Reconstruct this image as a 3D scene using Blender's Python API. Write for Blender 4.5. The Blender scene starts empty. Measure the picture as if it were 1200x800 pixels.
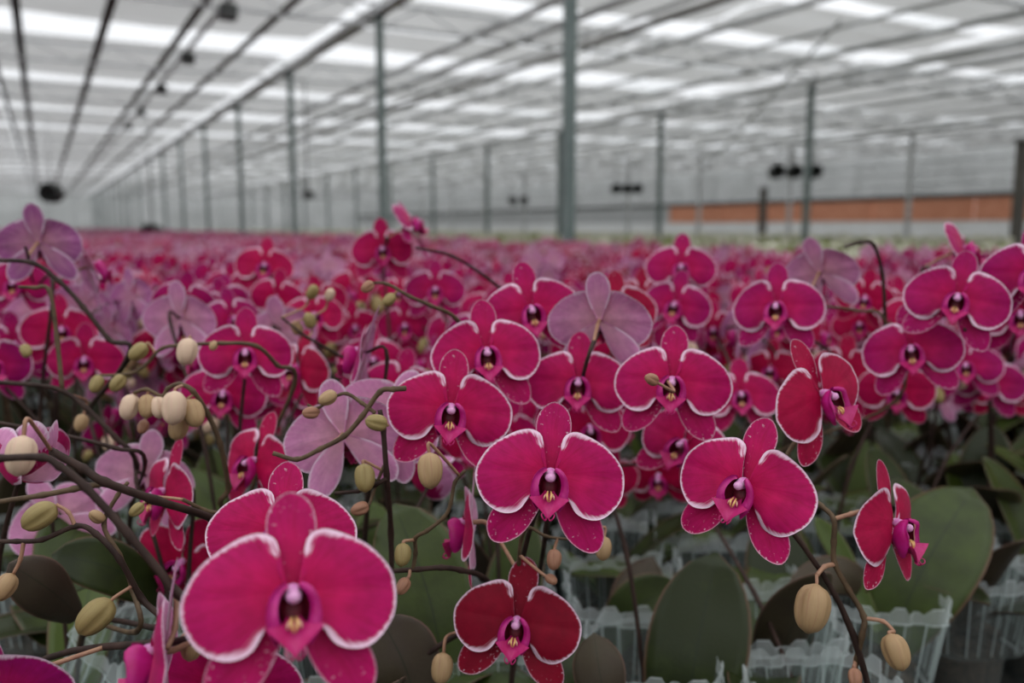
import bpy, math, random
from mathutils import Vector, Matrix
from math import sin, cos, pi, radians as RAD, sqrt, atan2
random.seed(11)
S = bpy.context.scene
COL = S.collection

# ------------------------------------------------------------------ camera
YAW, PITCH, CAMZ = RAD(28.6), RAD(7.63), 1.30
CAM = Vector((0, 0, CAMZ))
RIGHT = Vector((cos(YAW), -sin(YAW), 0))
FH = Vector((sin(YAW), cos(YAW), 0))
FWD = FH*cos(PITCH) - Vector((0, 0, 1))*sin(PITCH)
UP = FH*sin(PITCH) + Vector((0, 0, 1))*cos(PITCH)
FPX = 1000.0
cd = bpy.data.cameras.new('camera'); cam = bpy.data.objects.new('camera', cd); COL.objects.link(cam)
cd.sensor_width = 36; cd.lens = 30.0; cd.clip_start = 0.02; cd.clip_end = 400
cam.matrix_world = Matrix.Translation(CAM) @ Matrix((RIGHT, UP, -FWD)).transposed().to_4x4()
cd.dof.use_dof = True; cd.dof.focus_distance = 0.50; cd.dof.aperture_fstop = 5.0
S.camera = cam

# ------------------------------------------------------------------ overcast daylight
W = bpy.data.worlds.new('overcast'); S.world = W; W.use_nodes = True
nt = W.node_tree
bg = nt.nodes['Background']
# CIE overcast sky: three times brighter overhead than at the horizon
tc = nt.nodes.new('ShaderNodeTexCoord'); sx = nt.nodes.new('ShaderNodeSeparateXYZ'); nt.links.new(tc.outputs['Generated'], sx.inputs[0])
m1 = nt.nodes.new('ShaderNodeMath'); m1.operation = 'MAXIMUM'; nt.links.new(sx.outputs[2], m1.inputs[0]); m1.inputs[1].default_value = 0
m2 = nt.nodes.new('ShaderNodeMath'); m2.operation = 'MULTIPLY_ADD'; nt.links.new(m1.outputs[0], m2.inputs[0]); m2.inputs[1].default_value = 2/3; m2.inputs[2].default_value = 1/3
m3 = nt.nodes.new('ShaderNodeMath'); m3.operation = 'MULTIPLY'; nt.links.new(m2.outputs[0], m3.inputs[0]); m3.inputs[1].default_value = 2.1
nt.links.new(m3.outputs[0], bg.inputs['Strength'])
bg.inputs['Color'].default_value = (0.95, 0.97, 1.0, 1)
S.view_settings.view_transform = 'Standard'; S.view_settings.look = 'None'
S.view_settings.gamma = 1.0; S.view_settings.use_curve_mapping = False
S.view_settings.exposure = 0.22
S.cycles.max_bounces = 8; S.cycles.diffuse_bounces = 3; S.cycles.transparent_max_bounces = 24
S.cycles.caustics_reflective = False; S.cycles.caustics_refractive = False

def at(px, py, D):
    """photo pixel + distance along the lens axis -> world point"""
    return CAM + D*(FWD + (px-600)/FPX*RIGHT + (400-py)/FPX*UP)
def cw(u, w, z):
    """metres right of / ahead of the camera -> world"""
    p = u*RIGHT + w*FH
    return Vector((p.x, p.y, z))

# ------------------------------------------------------------------ materials
MATS = {}
def newmat(name):
    m = bpy.data.materials.new(name); m.use_nodes = True
    MATS[name] = m
    nt = m.node_tree; nt.nodes.clear()
    return m, nt.nodes, nt.links
def out(n, l, sh):
    o = n.new('ShaderNodeOutputMaterial'); l.new(sh, o.inputs[0])
def pr(n, col=(.5, .5, .5), rough=.5, spec=.4, metal=0):
    p = n.new('ShaderNodeBsdfPrincipled')
    p.inputs['Base Color'].default_value = (*col, 1); p.inputs['Roughness'].default_value = rough
    p.inputs['Specular IOR Level'].default_value = spec; p.inputs['Metallic'].default_value = metal
    return p
def ramp(n, l, fac, stops):
    r = n.new('ShaderNodeValToRGB'); l.new(fac, r.inputs[0])
    e = r.color_ramp.elements
    while len(e) < len(stops): e.new(0.5)
    for el, (p, c) in zip(e, stops):
        el.position = p; el.color = (*c, 1) if len(c) == 3 else c
    return r.outputs[0]
def mixc(n, l, f, a, b, mode='MIX'):
    m = n.new('ShaderNodeMix'); m.data_type = 'RGBA'; m.blend_type = mode
    for sock, v in ((m.inputs[0], f), (m.inputs[6], a), (m.inputs[7], b)):
        if isinstance(v, (int, float)): sock.default_value = v
        elif isinstance(v, tuple): sock.default_value = (*v, 1)
        else: l.new(v, sock)
    return m.outputs[2]
def mth(n, l, op, a, b=0.0, clamp=False):
    m = n.new('ShaderNodeMath'); m.operation = op; m.use_clamp = clamp
    for sock, v in ((m.inputs[0], a), (m.inputs[1], b)):
        if isinstance(v, (int, float)): sock.default_value = v
        else: l.new(v, sock)
    return m.outputs[0]
def attr(n, name, typ='GEOMETRY'):
    a = n.new('ShaderNodeAttribute'); a.attribute_type = typ; a.attribute_name = name
    return a
def noise(n, l, vec, scale, detail=3, rough=.5):
    t = n.new('ShaderNodeTexNoise'); t.inputs['Scale'].default_value = scale
    t.inputs['Detail'].default_value = detail; t.inputs['Roughness'].default_value = rough
    if vec is not None: l.new(vec, t.inputs['Vector'])
    return t.outputs[0]
def vscale(n, l, vec, s):
    m = n.new('ShaderNodeVectorMath'); m.operation = 'MULTIPLY'; l.new(vec, m.inputs[0])
    m.inputs[1].default_value = s
    return m.outputs[0]

def petal_material(name, cols, rim, speckle=0.0, far=False, margin=.02, thick=.035, heart=None):
    m, n, l = newmat(name)
    uv = n.new('ShaderNodeUVMap'); uv.uv_map = 'UVMap'
    tint = n.new('ShaderNodeObjectInfo').outputs['Random'] if far else attr(n, 'tint', 'OBJECT').outputs['Fac']
    base = ramp(n, l, tint, cols)
    veins = noise(n, l, vscale(n, l, uv.outputs[0], (46, 2.2, 1)), 1.0, 3, .6)
    base = mixc(n, l, mth(n, l, 'MULTIPLY', mth(n, l, 'SUBTRACT', veins, .45, True), 1.5, True), base, tuple(c for c in cols[-1][1]))
    sxy = n.new('ShaderNodeSeparateXYZ'); l.new(uv.outputs[0], sxy.inputs[0])
    if heart: base = mixc(n, l, mth(n, l, 'MULTIPLY', mth(n, l, 'MULTIPLY', mth(n, l, 'SUBTRACT', .85, sxy.outputs[1], True), .75, True), mth(n, l, 'SUBTRACT', 1.0, mth(n, l, 'POWER', tint, 3.0), True)), base, heart)
    tc = n.new('ShaderNodeTexCoord')
    blot = noise(n, l, tc.outputs['Object'], 75, 4, .65)
    sc = n.new('ShaderNodeHueSaturation'); l.new(base, sc.inputs['Color'])
    l.new(mth(n, l, 'ADD', mth(n, l, 'MULTIPLY', blot, .9), .58), sc.inputs['Value'])
    base = sc.outputs[0]
    edge = attr(n, 'edge').outputs['Fac']           # distance from the petal's rim, flower widths
    feather = noise(n, l, vscale(n, l, uv.outputs[0], (70, .5, 1)), 1.0, 4, .7)
    lim = mth(n, l, 'ADD', margin, mth(n, l, 'MULTIPLY', mth(n, l, 'SUBTRACT', feather, .38), thick*2.4))
    f = mth(n, l, 'DIVIDE', mth(n, l, 'SUBTRACT', lim, edge), .016)
    f = mth(n, l, 'MULTIPLY', mth(n, l, 'MAXIMUM', mth(n, l, 'MINIMUM', f, 1.0), 0.0), .92)
    if speckle:
        sp = noise(n, l, tc.outputs['Object'], 520, 1)
        near = mth(n, l, 'MULTIPLY', mth(n, l, 'SUBTRACT', .085, edge), 9, True)
        spf = mth(n, l, 'MULTIPLY', mth(n, l, 'MULTIPLY', mth(n, l, 'SUBTRACT', sp, .66), 14, True), near)
        f = mth(n, l, 'MAXIMUM', f, mth(n, l, 'MULTIPLY', spf, speckle))
    col = mixc(n, l, f, base, rim)
    p = pr(n, rough=.55, spec=.14); l.new(col, p.inputs['Base Color'])
    p.inputs['Sheen Tint'].default_value = (1, .45, .75, 1); p.inputs['Sheen Weight'].default_value = .10; p.inputs['Sheen Roughness'].default_value = .4
    bump = n.new('ShaderNodeBump'); bump.inputs['Strength'].default_value = .16; bump.inputs['Distance'].default_value = .001
    l.new(veins, bump.inputs['Height']); l.new(bump.outputs[0], p.inputs['Normal'])
    tr = n.new('ShaderNodeBsdfTranslucent'); l.new(col, tr.inputs[0])
    mx = n.new('ShaderNodeMixShader'); mx.inputs[0].default_value = .22
    l.new(p.outputs[0], mx.inputs[1]); l.new(tr.outputs[0], mx.inputs[2])
    out(n, l, mx.outputs[0])
    return m
CRIM = [(0.0, (.31, .004, .125)), (.35, (.42, .004, .105)), (.7, (.44, .003, .062)), (1.0, (.20, .0015, .016))]
RIM = (.86, .64, .77)
petal_material('petal_face', CRIM, RIM, 0, margin=.018, thick=.020, heart=(.52, .004, .050))
petal_material('sepal_face', CRIM, RIM, 1.0, margin=.008, thick=.007, heart=(.52, .004, .050))
petal_material('petal_face_far', CRIM, RIM, 0, far=True, margin=.026)
BACK = [(0.0, (.38, .10, .30)), (.15, (.58, .20, .42)), (.5, (.68, .31, .50)), (1.0, (.76, .42, .58))]  # first stop darkened: the shade of a backlit bloom put into its colour
petal_material('petal_back', BACK, (.80, .62, .74), 0, margin=.012, heart=(.60, .34, .33))
petal_material('petal_back_far', BACK, (.80, .62, .74), 0, far=True, margin=.02)

def simple(name, c1, c2, scale=60, rough=.5, spec=.35, stretch=(1, 1, 1), transl=0, bumpd=0):
    m, n, l = newmat(name)
    tc = n.new('ShaderNodeTexCoord')
    f = noise(n, l, vscale(n, l, tc.outputs['Object'], stretch), scale, 4, .6)
    col = ramp(n, l, f, [(.3, c1), (.7, c2)])
    p = pr(n, rough=rough, spec=spec); l.new(col, p.inputs['Base Color'])
    if bumpd:
        b = n.new('ShaderNodeBump'); b.inputs['Strength'].default_value = .5; b.inputs['Distance'].default_value = bumpd
        l.new(f, b.inputs['Height']); l.new(b.outputs[0], p.inputs['Normal'])
    sh = p.outputs[0]
    if transl:
        tr = n.new('ShaderNodeBsdfTranslucent'); l.new(col, tr.inputs[0])
        mx = n.new('ShaderNodeMixShader'); mx.inputs[0].default_value = transl
        l.new(sh, mx.inputs[1]); l.new(tr.outputs[0], mx.inputs[2]); sh = mx.outputs[0]
    out(n, l, sh)
    return m
simple('lip_lobe', (.44, .006, .14), (.55, .018, .25), 120, .4, .4, transl=.2)
simple('lip_tongue', (.45, .006, .10), (.55, .03, .20), 150, .42, .35, transl=.2)
simple('lip_pale', (.70, .30, .26), (.76, .52, .36), 150, .45, .3)
simple('callus', (.62, .30, .06), (.70, .45, .22), 500, .5, .3)
simple('column_pink', (.55, .13, .42), (.78, .46, .66), 260, .4, .4, transl=.15)
simple('stem_dark', (.020, .011, .009), (.055, .032, .025), 90, .6, .15, (1, 1, .3))
simple('stem_olive', (.06, .038, .022), (.13, .085, .048), 110, .6, .18)
simple('pedicel', (.25, .12, .075), (.36, .20, .12), 120, .5, .35)
simple('bark', (.012, .009, .007), (.075, .05, .034), 160, .85, .2, bumpd=.004)
simple('sprout_green', (.10, .19, .04), (.17, .28, .07), 90, .45, .4, transl=.1)
simple('steel_green', (.10, .135, .125), (.16, .20, .19), 6, .5, .5)
simple('steel_grey', (.40, .41, .41), (.52, .53, .53), 8, .5, .5)
simple('steel_dark', (.045, .048, .046), (.08, .082, .078), 8, .6, .4)
simple('brown_steel', (.07, .06, .05), (.11, .10, .085), 8, .6, .4)
simple('bench_black', (.012, .012, .011), (.03, .03, .027), 20, .8, .2)
simple('concrete', (.20, .20, .19), (.30, .30, .285), 3, .85, .2)
simple('pad_orange', (.60, .24, .14), (.70, .32, .20), 3, .8, .2)
simple('wall_white', (.78, .79, .78), (.86, .87, .86), 2, .7, .2)
simple('young_leaf', (.16, .24, .02), (.38, .42, .06), 8, .5, .3, transl=.25)
simple('pale_bloom', (.60, .58, .42), (.74, .72, .62), 30, .5, .3, transl=.25)

def bud_material(name, a, b, vein):
    m, n, l = newmat(name)
    uv = n.new('ShaderNodeUVMap'); uv.uv_map = 'UVMap'
    tc = n.new('ShaderNodeTexCoord')
    f = noise(n, l, tc.outputs['Object'], 130, 4, .6)
    col = ramp(n, l, f, [(.3, a), (.7, b)])
    st = noise(n, l, vscale(n, l, uv.outputs[0], (34, .8, 1)), 1.0, 2)
    col = mixc(n, l, mth(n, l, 'MULTIPLY', mth(n, l, 'SUBTRACT', st, .52, True), 2.4, True), col, vein)
    p = pr(n, rough=.5, spec=.3); l.new(col, p.inputs['Base Color'])
    out(n, l, p.outputs[0])
bud_material('bud_tan', (.27, .165, .075), (.40, .27, .14), (.25, .10, .07))
bud_material('bud_olive', (.20, .15, .05), (.31, .235, .095), (.17, .08, .035))
bud_material('bud_cream', (.48, .33, .22), (.60, .45, .33), (.56, .30, .27))
bud_material('bud_red', (.24, .11, .065), (.33, .17, .10), (.20, .06, .05))

def leaf_material(name, top1, top2, edgec, rough=.38):
    m, n, l = newmat(name)
    uv = n.new('ShaderNodeUVMap'); uv.uv_map = 'UVMap'
    sx = n.new('ShaderNodeSeparateXYZ'); l.new(uv.outputs[0], sx.inputs[0])
    a = mth(n, l, 'ABSOLUTE', mth(n, l, 'SUBTRACT', mth(n, l, 'MULTIPLY', sx.outputs[0], 2), 1))
    tc = n.new('ShaderNodeTexCoord')
    f = noise(n, l, tc.outputs['Object'], 22, 4, .6)
    tint = attr(n, 'tint', 'OBJECT').outputs['Fac']
    f = mth(n, l, 'ADD', mth(n, l, 'MULTIPLY', f, .8), mth(n, l, 'MULTIPLY', mth(n, l, 'SUBTRACT', tint, .4), .8))
    col = ramp(n, l, f, [(.25, top1), (.75, top2)])
    grain = noise(n, l, vscale(n, l, uv.outputs[0], (60, 2, 1)), 1.0, 3)
    col = mixc(n, l, mth(n, l, 'MULTIPLY', grain, .25), col, top1)
    col = mixc(n, l, mth(n, l, 'MULTIPLY', mth(n, l, 'LESS_THAN', a, .022), .6), col, (.012, .018, .008))
    e = mth(n, l, 'MULTIPLY', mth(n, l, 'SUBTRACT', a, .93), 16, True)
    col = mixc(n, l, e, col, edgec)
    p = pr(n, rough=rough, spec=.22); l.new(col, p.inputs['Base Color'])
    b = n.new('ShaderNodeBump'); b.inputs['Strength'].default_value = .2; b.inputs['Distance'].default_value = .001
    l.new(noise(n, l, tc.outputs['Object'], 300, 2), b.inputs['Height']); l.new(b.outputs[0], p.inputs['Normal'])
    out(n, l, p.outputs[0])
leaf_material('leaf_top', (.016, .023, .005), (.058, .086, .014), (.13, .075, .05))
leaf_material('leaf_under', (.040, .028, .018), (.060, .052, .024), (.14, .08, .06), .5)

def plastic(name, alpha, col, rough=.18):
    m, n, l = newmat(name)
    t = n.new('ShaderNodeBsdfTransparent'); t.inputs[0].default_value = (.93, .96, .95, 1)
    p = pr(n, col, rough, .6)
    tl = n.new('ShaderNodeBsdfTranslucent'); tl.inputs[0].default_value = (*col, 1)
    m2 = n.new('ShaderNodeMixShader'); m2.inputs[0].default_value = .4
    l.new(p.outputs[0], m2.inputs[1]); l.new(tl.outputs[0], m2.inputs[2])
    lw = n.new('ShaderNodeLayerWeight'); lw.inputs[0].default_value = .35
    f = mth(n, l, 'ADD', alpha, mth(n, l, 'MULTIPLY', lw.outputs['Facing'], .30), True)
    mx = n.new('ShaderNodeMixShader'); l.new(f, mx.inputs[0])
    l.new(t.outputs[0], mx.inputs[1]); l.new(m2.outputs[0], mx.inputs[2])
    out(n, l, mx.outputs[0])
plastic('clear_plastic', .09, (.55, .61, .59))
plastic('clear_rim', .32, (.74, .80, .79), .3)

def cloth(name, open_, col):
    m, n, l = newmat(name)
    t = n.new('ShaderNodeBsdfTransparent')
    d = n.new('ShaderNodeBsdfDiffuse'); d.inputs[0].default_value = (*col, 1)
    tl = n.new('ShaderNodeBsdfTranslucent'); tl.inputs[0].default_value = (*col, 1)
    m2 = n.new('ShaderNodeMixShader'); m2.inputs[0].default_value = .5
    l.new(d.outputs[0], m2.inputs[1]); l.new(tl.outputs[0], m2.inputs[2])
    tc = n.new('ShaderNodeTexCoord')
    f = noise(n, l, vscale(n, l, tc.outputs['Object'], (.35, 2.2, 1)), 1.0, 3, .6)
    f = mth(n, l, 'ADD', 1-open_, mth(n, l, 'MULTIPLY', mth(n, l, 'SUBTRACT', f, .5), .45), True)
    mx = n.new('ShaderNodeMixShader'); l.new(f, mx.inputs[0])
    l.new(t.outputs[0], mx.inputs[1]); l.new(m2.outputs[0], mx.inputs[2])
    out(n, l, mx.outputs[0])
cloth('shade_cloth', .15, (.43, .425, .41))
cloth('roof_glazing', .82, (.75, .77, .78))
cloth('end_glazing', .28, (.46, .47, .46))

# ------------------------------------------------------------------ mesh building
class MB:
    def __init__(self): self.v, self.f, self.m, self.uv, self.e = [], [], [], [], []
    def vert(self, p, uv=(0, 0), edge=1.0):
        self.v.append(tuple(p)); self.uv.append(uv); self.e.append(edge); return len(self.v)-1
    def face(self, idx, mat=0): self.f.append(tuple(idx)); self.m.append(mat)
    def grid(self, rows, mat=0, uvs=None, edges=None, closed=False, flip=False):
        ids = []
        for i, r in enumerate(rows):
            ids.append([self.vert(p, uvs[i][j] if uvs else (j/max(1, len(r)-1), i/max(1, len(rows)-1)), edges[i][j] if edges else 1.0) for j, p in enumerate(r)])
        for i in range(len(ids)-1):
            k = len(ids[i])
            for j in range(k if closed else k-1):
                q = (ids[i][j], ids[i][(j+1) % k], ids[i+1][(j+1) % k], ids[i+1][j])
                self.face(q[::-1] if flip else q, mat)
        return ids
    def tube(self, pts, rad, sides=7, mat=0, cap=True):
        pts = [Vector(p) for p in pts]; n = len(pts)
        t0 = (pts[1]-pts[0]).normalized()
        x = t0.orthogonal().normalized(); rows = []
        for i, p in enumerate(pts):
            t = (pts[min(i+1, n-1)]-pts[max(i-1, 0)])
            if t.length < 1e-9: t = t0.copy()
            t.normalize(); x = (x - t*x.dot(t)).normalized(); y = t.cross(x)
            r = rad[i] if hasattr(rad, '__len__') else rad
            rows.append([p + r*(x*cos(2*pi*k/sides)+y*sin(2*pi*k/sides)) for k in range(sides)])
        ids = self.grid(rows, mat, closed=True)
        if cap:
            self.face(ids[0][::-1], mat); self.face(ids[-1], mat)
    def box(self, a, b, mat=0):
        x0, y0, z0 = a; x1, y1, z1 = b
        i = [self.vert(p) for p in ((x0,y0,z0),(x1,y0,z0),(x1,y1,z0),(x0,y1,z0),(x0,y0,z1),(x1,y0,z1),(x1,y1,z1),(x0,y1,z1))]
        for q in ((0,3,2,1),(4,5,6,7),(0,1,5,4),(1,2,6,5),(2,3,7,6),(3,0,4,7)): self.face([i[k] for k in q], mat)
    def ellipsoid(self, c, r, mat=0, nu=10, nv=7, M=None):
        rows = []
        for i in range(nv+1):
            a = pi*max(.03, min(.97, i/nv))
            row = []
            for j in range(nu):
                p = Vector((r[0]*sin(a)*cos(2*pi*j/nu), r[1]*sin(a)*sin(2*pi*j/nu), -r[2]*cos(a)))
                if M: p = M @ p
                row.append(Vector(c)+p)
            rows.append(row)
        ids = self.grid(rows, mat, closed=True)
        self.face(ids[0][::-1], mat); self.face(ids[-1], mat)
    def join(self, o, M, matmap=None):
        k = len(self.v)
        self.v += [tuple(M @ Vector(p)) for p in o.v]; self.uv += o.uv; self.e += o.e
        self.f += [tuple(i+k for i in f) for f in o.f]
        self.m += [matmap[i] if matmap else i for i in o.m]
    def mesh(self, name, mats, smooth=True):
        me = bpy.data.meshes.new(name)
        me.from_pydata(self.v, [], self.f)
        for m in mats: me.materials.append(MATS[m])
        me.polygons.foreach_set('material_index', self.m)
        me.polygons.foreach_set('use_smooth', [smooth]*len(self.f))
        uvl = me.uv_layers.new(name='UVMap')
        li = [0]*len(me.loops); me.loops.foreach_get('vertex_index', li)
        flat = []
        for i in li: flat += self.uv[i]
        uvl.data.foreach_set('uv', flat)
        a = me.attributes.new('edge', 'FLOAT', 'POINT'); a.data.foreach_set('value', self.e)
        me.update()
        return me

def link(name, data, parent=None, M=None, tint=None):
    o = bpy.data.objects.new(name, data); COL.objects.link(o)
    if M is not None: o.matrix_local = M
    if parent is not None: o.parent = parent
    if tint is not None: o['tint'] = float(tint)
    return o
def tag(o, label, cat, group=None):
    o['label'] = label; o['category'] = cat
    if group: o['group'] = group
    return o
def struct(o): o['kind'] = 'structure'; return o
def copy_tree(o, parent=None):
    c = o.copy(); COL.objects.link(c); c.parent = parent
    for ch in KIDS.get(o.name, ()): copy_tree(ch, c)
    return c
def catmull(pts, sub=6):
    pts = [Vector(p) for p in pts]
    if len(pts) < 3: return [pts[0].lerp(pts[-1], i/sub) for i in range(sub+1)]
    P = [pts[0]*2-pts[1]] + pts + [pts[-1]*2-pts[-2]]
    o = []
    for i in range(1, len(P)-2):
        a, b, c, d = P[i-1:i+3]
        for k in range(sub):
            t = k/sub
            o.append(.5*((2*b)+(c-a)*t+(2*a-5*b+4*c-d)*t*t+(3*b-a-3*c+d)*t**3))
    o.append(pts[-1]); return o
def resample_closed(pts, n):
    """smooth outline (open, claw to claw) resampled evenly"""
    c = catmull([Vector((*p, 0)) for p in pts], 12)
    L = [0]
    for a, b in zip(c, c[1:]): L.append(L[-1]+(b-a).length)
    o = []; j = 0
    for i in range(n+1):
        s = L[-1]*i/n
        while j < len(L)-2 and L[j+1] < s: j += 1
        t = (s-L[j])/max(1e-9, L[j+1]-L[j]); o.append(c[j].lerp(c[j+1], t))
    return o

# ------------------------------------------------------------------ orchid flower (unit = flower width)
PETAL = [(.03, .03), (.062, .085), (.075, .15), (.062, .205), (.085, .262), (.145, .290), (.215, .280), (.30, .243), (.385, .190),
         (.455, .115), (.498, .03), (.503, -.06), (.475, -.15), (.415, -.225), (.335, -.272), (.255, -.276), (.185, -.245), (.145, -.185), (.10, -.105), (.05, -.03)]
SEPAL = [(-.022, .01), (-.055, .09), (-.098, .20), (-.118, .31), (-.103, .40), (-.060, .465), (0, .492), (.060, .465), (.103, .40), (.118, .31), (.098, .20), (.055, .09), (.022, .01)]
HI_R = [0, .22, .45, .65, .8, .89, .945, .98, 1.0]
LO_R = [0, .5, .86, 1.0]
def segdist(q, ol):
    best = 9.0
    for a, b in zip(ol, ol[1:]):
        ab = b-a; t = max(0.0, min(1.0, (q-a).dot(ab)/max(1e-12, ab.length_squared)))
        best = min(best, (q-a-ab*t).length)
    return best
def tepal(outline, base, n, rings, zfun, closed=0.0, axis=None, thick=.008, jitter=0, seed=0, wide=False):
    """one petal or sepal: fan of rings from its claw, face (slot 0) and pale back (slot 1)"""
    rnd = random.Random(seed)
    ol = resample_closed(outline, n)
    if jitter:
        ph = [rnd.uniform(0, 6.28) for _ in range(3)]
        for i, p in enumerate(ol):
            t = i/n; k = 1 + jitter*(sin(9*t+ph[0])*.5+sin(21*t+ph[1])*.3+sin(47*t+ph[2])*.25)
            ol[i] = Vector((base[0], base[1], 0)) + (p-Vector((base[0], base[1], 0)))*k
    b = Vector((base[0], base[1], 0))
    mb = MB(); fr, bk, uvs, eds = [], [], [], []
    m0, m1 = int(n*.12), int(n*.90)
    for r in rings:
        row, rowb, u, e = [], [], [], []
        for i, p in enumerate(ol):
            q = b + (p-b)*max(r, .03)
            z = zfun(q.x, q.y, r, i/n)
            d = segdist(q, ol[m0:m1+1])
            if wide:
                t = i/n; d /= .72 + 1.05*math.exp(-((t-.23)/.075)**2) + .85*math.exp(-((t-.77)/.075)**2)
            P = Vector((q.x, q.y, z))
            if closed:
                ax = Vector((axis[1], -axis[0], 0)).normalized()      # hinge line through the claw
                P = Matrix.Rotation(-closed*(0.35+.65*r), 3, ax) @ (P-b) + b
            row.append(P); rowb.append(P-Vector((0, 0, thick*(1-r**6)+.0008))); u.append((i/n, r)); e.append(d)
        fr.append(row); bk.append(rowb); uvs.append(u); eds.append(e)
    A = mb.grid(fr, 0, uvs, eds, flip=True); B = mb.grid(bk, 1, uvs, eds)
    last_a, last_b = A[-1], B[-1]
    for j in range(len(last_a)-1): mb.face((last_a[j], last_a[j+1], last_b[j+1], last_b[j]), 1)
    return mb
def mirror(pts): return [(-x, y) for x, y in pts]
def petal_mb(side, n, rings, var, closed=0):
    rnd = random.Random(var*7+side+3)
    c1, c2, ph = rnd.uniform(.30, .50), rnd.uniform(.006, .014), rnd.uniform(0, 6)
    wob = rnd.uniform(-.25, .25)
    def zf(x, y, r, t):
        return .012 + .06*r*(1-r) - c1*x*x*.6 + wob*y*abs(x)*.4 + c2*1.5*r**3*sin(t*15+ph) + .022*r**4*sin(t*6+ph) - .018*math.exp(-(y/.035)**2)*r*(1-r*.6)
    ol = PETAL if side > 0 else [( -x, y) for x, y in PETAL]
    if side < 0: ol = ol[::-1]
    return tepal(ol, (.018*side, .0), n, rings, zf, closed, (side, 0), jitter=.014, seed=var*11+side, wide=True)
def sepal_mb(ang, n, rings, var, closed=0, ln=1.0, wd=1.0):
    rnd = random.Random(var*5+int(ang))
    c1 = rnd.uniform(.10, .30); ph = rnd.uniform(0, 6)
    a = RAD(ang-90)
    def rot(p): return (p[0]*wd*cos(a)-p[1]*ln*sin(a), p[0]*wd*sin(a)+p[1]*ln*cos(a))
    ax = (cos(RAD(ang)), sin(RAD(ang)))
    def zf(x, y, r, t):
        s = x*ax[0]+y*ax[1]; c = -x*ax[1]+y*ax[0]
        return -.026 - c1*s*s*.5 + 1.2*c*c*.8 - .012*r + .006*r**3*sin(t*12+ph)
    ol = [rot(p) for p in SEPAL]
    return tepal(ol, (0, 0), n, rings, zf, closed, ax, jitter=.012, seed=var*13+int(ang))
def lobe_mb(side, nz=7, na=8):
    """upright side lobe of the lip: a flared shell beside the throat; slot 0 outside, slot 1 inside, slot 2 pale rim"""
    rows, rin = [], []
    for i in range(na+1):
        s = i/na; deg = -66+128*s; th = RAD(deg)
        zl = .150*max(.05, cos(RAD(deg)*.75-.06))**.8*(1+.10*sin(s*9+side))
        flare = 1.28-.62*s                     # broad below, narrow ears above
        row, ri = [], []
        for j in range(nz+1):
            t = j/nz; z = t*zl
            R = (.044 + .072*sin(pi*min(1, t*.60+.05))**1.1)*flare + .012*t**3*(1-s)
            cx = .012*side*(1-s)
            row.append(Vector((side*R*cos(th)+cx, -.070+R*sin(th)*1.25+.03*s*t, z+.008)))
            q = R*(1-.40*t**1.5)-.006*(1-t)       # rolled rim: broad front face, narrow throat
            ri.append(Vector((side*q*cos(th)+cx*.6, -.066+q*sin(th)*1.30+.03*s*t, z*(1-.12*t)+.012)))
        rows.append(row); rin.append(ri)
    mb = MB()
    A = mb.grid(rows, 0, flip=side > 0)
    k = len(mb.f)
    B = mb.grid(rin, 1, flip=side < 0)
    for i in range(na):
        if i < na*.7:
            mb.m[k+i*nz+nz-1] = 2
        mb.face((A[i][-1], A[i+1][-1], B[i+1][-1], B[i][-1]), 0)
    return mb
def tongue_mb(lo=False):
    mb = MB(); prof = [(0, .030), (.15, .042), (.3, .058), (.45, .105), (.54, .132), (.66, .098), (.78, .062), (.9, .030), (1, .012)]
    top, bot = [], []
    for s, hw in prof:
        y = -.120-.170*s; z = .035+.120*sin(min(1, s*.85)*pi*.62)
        top.append([Vector((hw*k/3, y+.038*abs(k/3)**1.6*(hw/.1), z+.055*abs(k/3)**1.5*(hw/.1)-.012*(k == 0))) for k in range(-3, 4)])
        bot.append([p-Vector((0, 0, .010)) for p in top[-1]])
    mb.grid(top, 0, flip=True); mb.grid(bot, 0)
    if not lo:
        mb.ellipsoid((0, -.085, .018), (.062, .078, .028), 1, 10, 6)       # throat floor
        for s in (-1, 1):   # callus ridges and the two tendrils at the tip
            mb.tube([(s*.010, -.118, .115), (s*.015, -.140, .140), (s*.011, -.165, .142), (s*.004, -.186, .132)], [.005, .0085, .007, .003], 6, 2)
            mb.tube([(s*.022, -.135, .125), (s*.030, -.152, .130), (s*.034, -.170, .128)], [.004, .006, .003], 5, 3)
            p0 = Vector((s*.006, -.285, .138))
            mb.tube(catmull([p0, p0+Vector((s*.010, -.018, .030)), p0+Vector((s*.026, -.006, .058)), p0+Vector((s*.036, .018, .052)), p0+Vector((s*.028, .028, .036))], 4), [.0065*(1-.035*i) for i in range(17)], 5, 0)
    else:
        mb.ellipsoid((0, -.085, .03), (.07, .08, .05), 1, 6, 4)
    return mb
def column_mb(lo=False):
    mb = MB()
    M = Matrix.Rotation(RAD(24), 3, 'X')
    mb.ellipsoid((0, -.006, .060), (.043, .040, .075), 0, 6 if lo else 12, 4 if lo else 8, M)
    mb.ellipsoid((0, -.030, .122), (.036, .031, .030), 0, 6 if lo else 10, 4 if lo else 6, M)
    return mb

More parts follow.
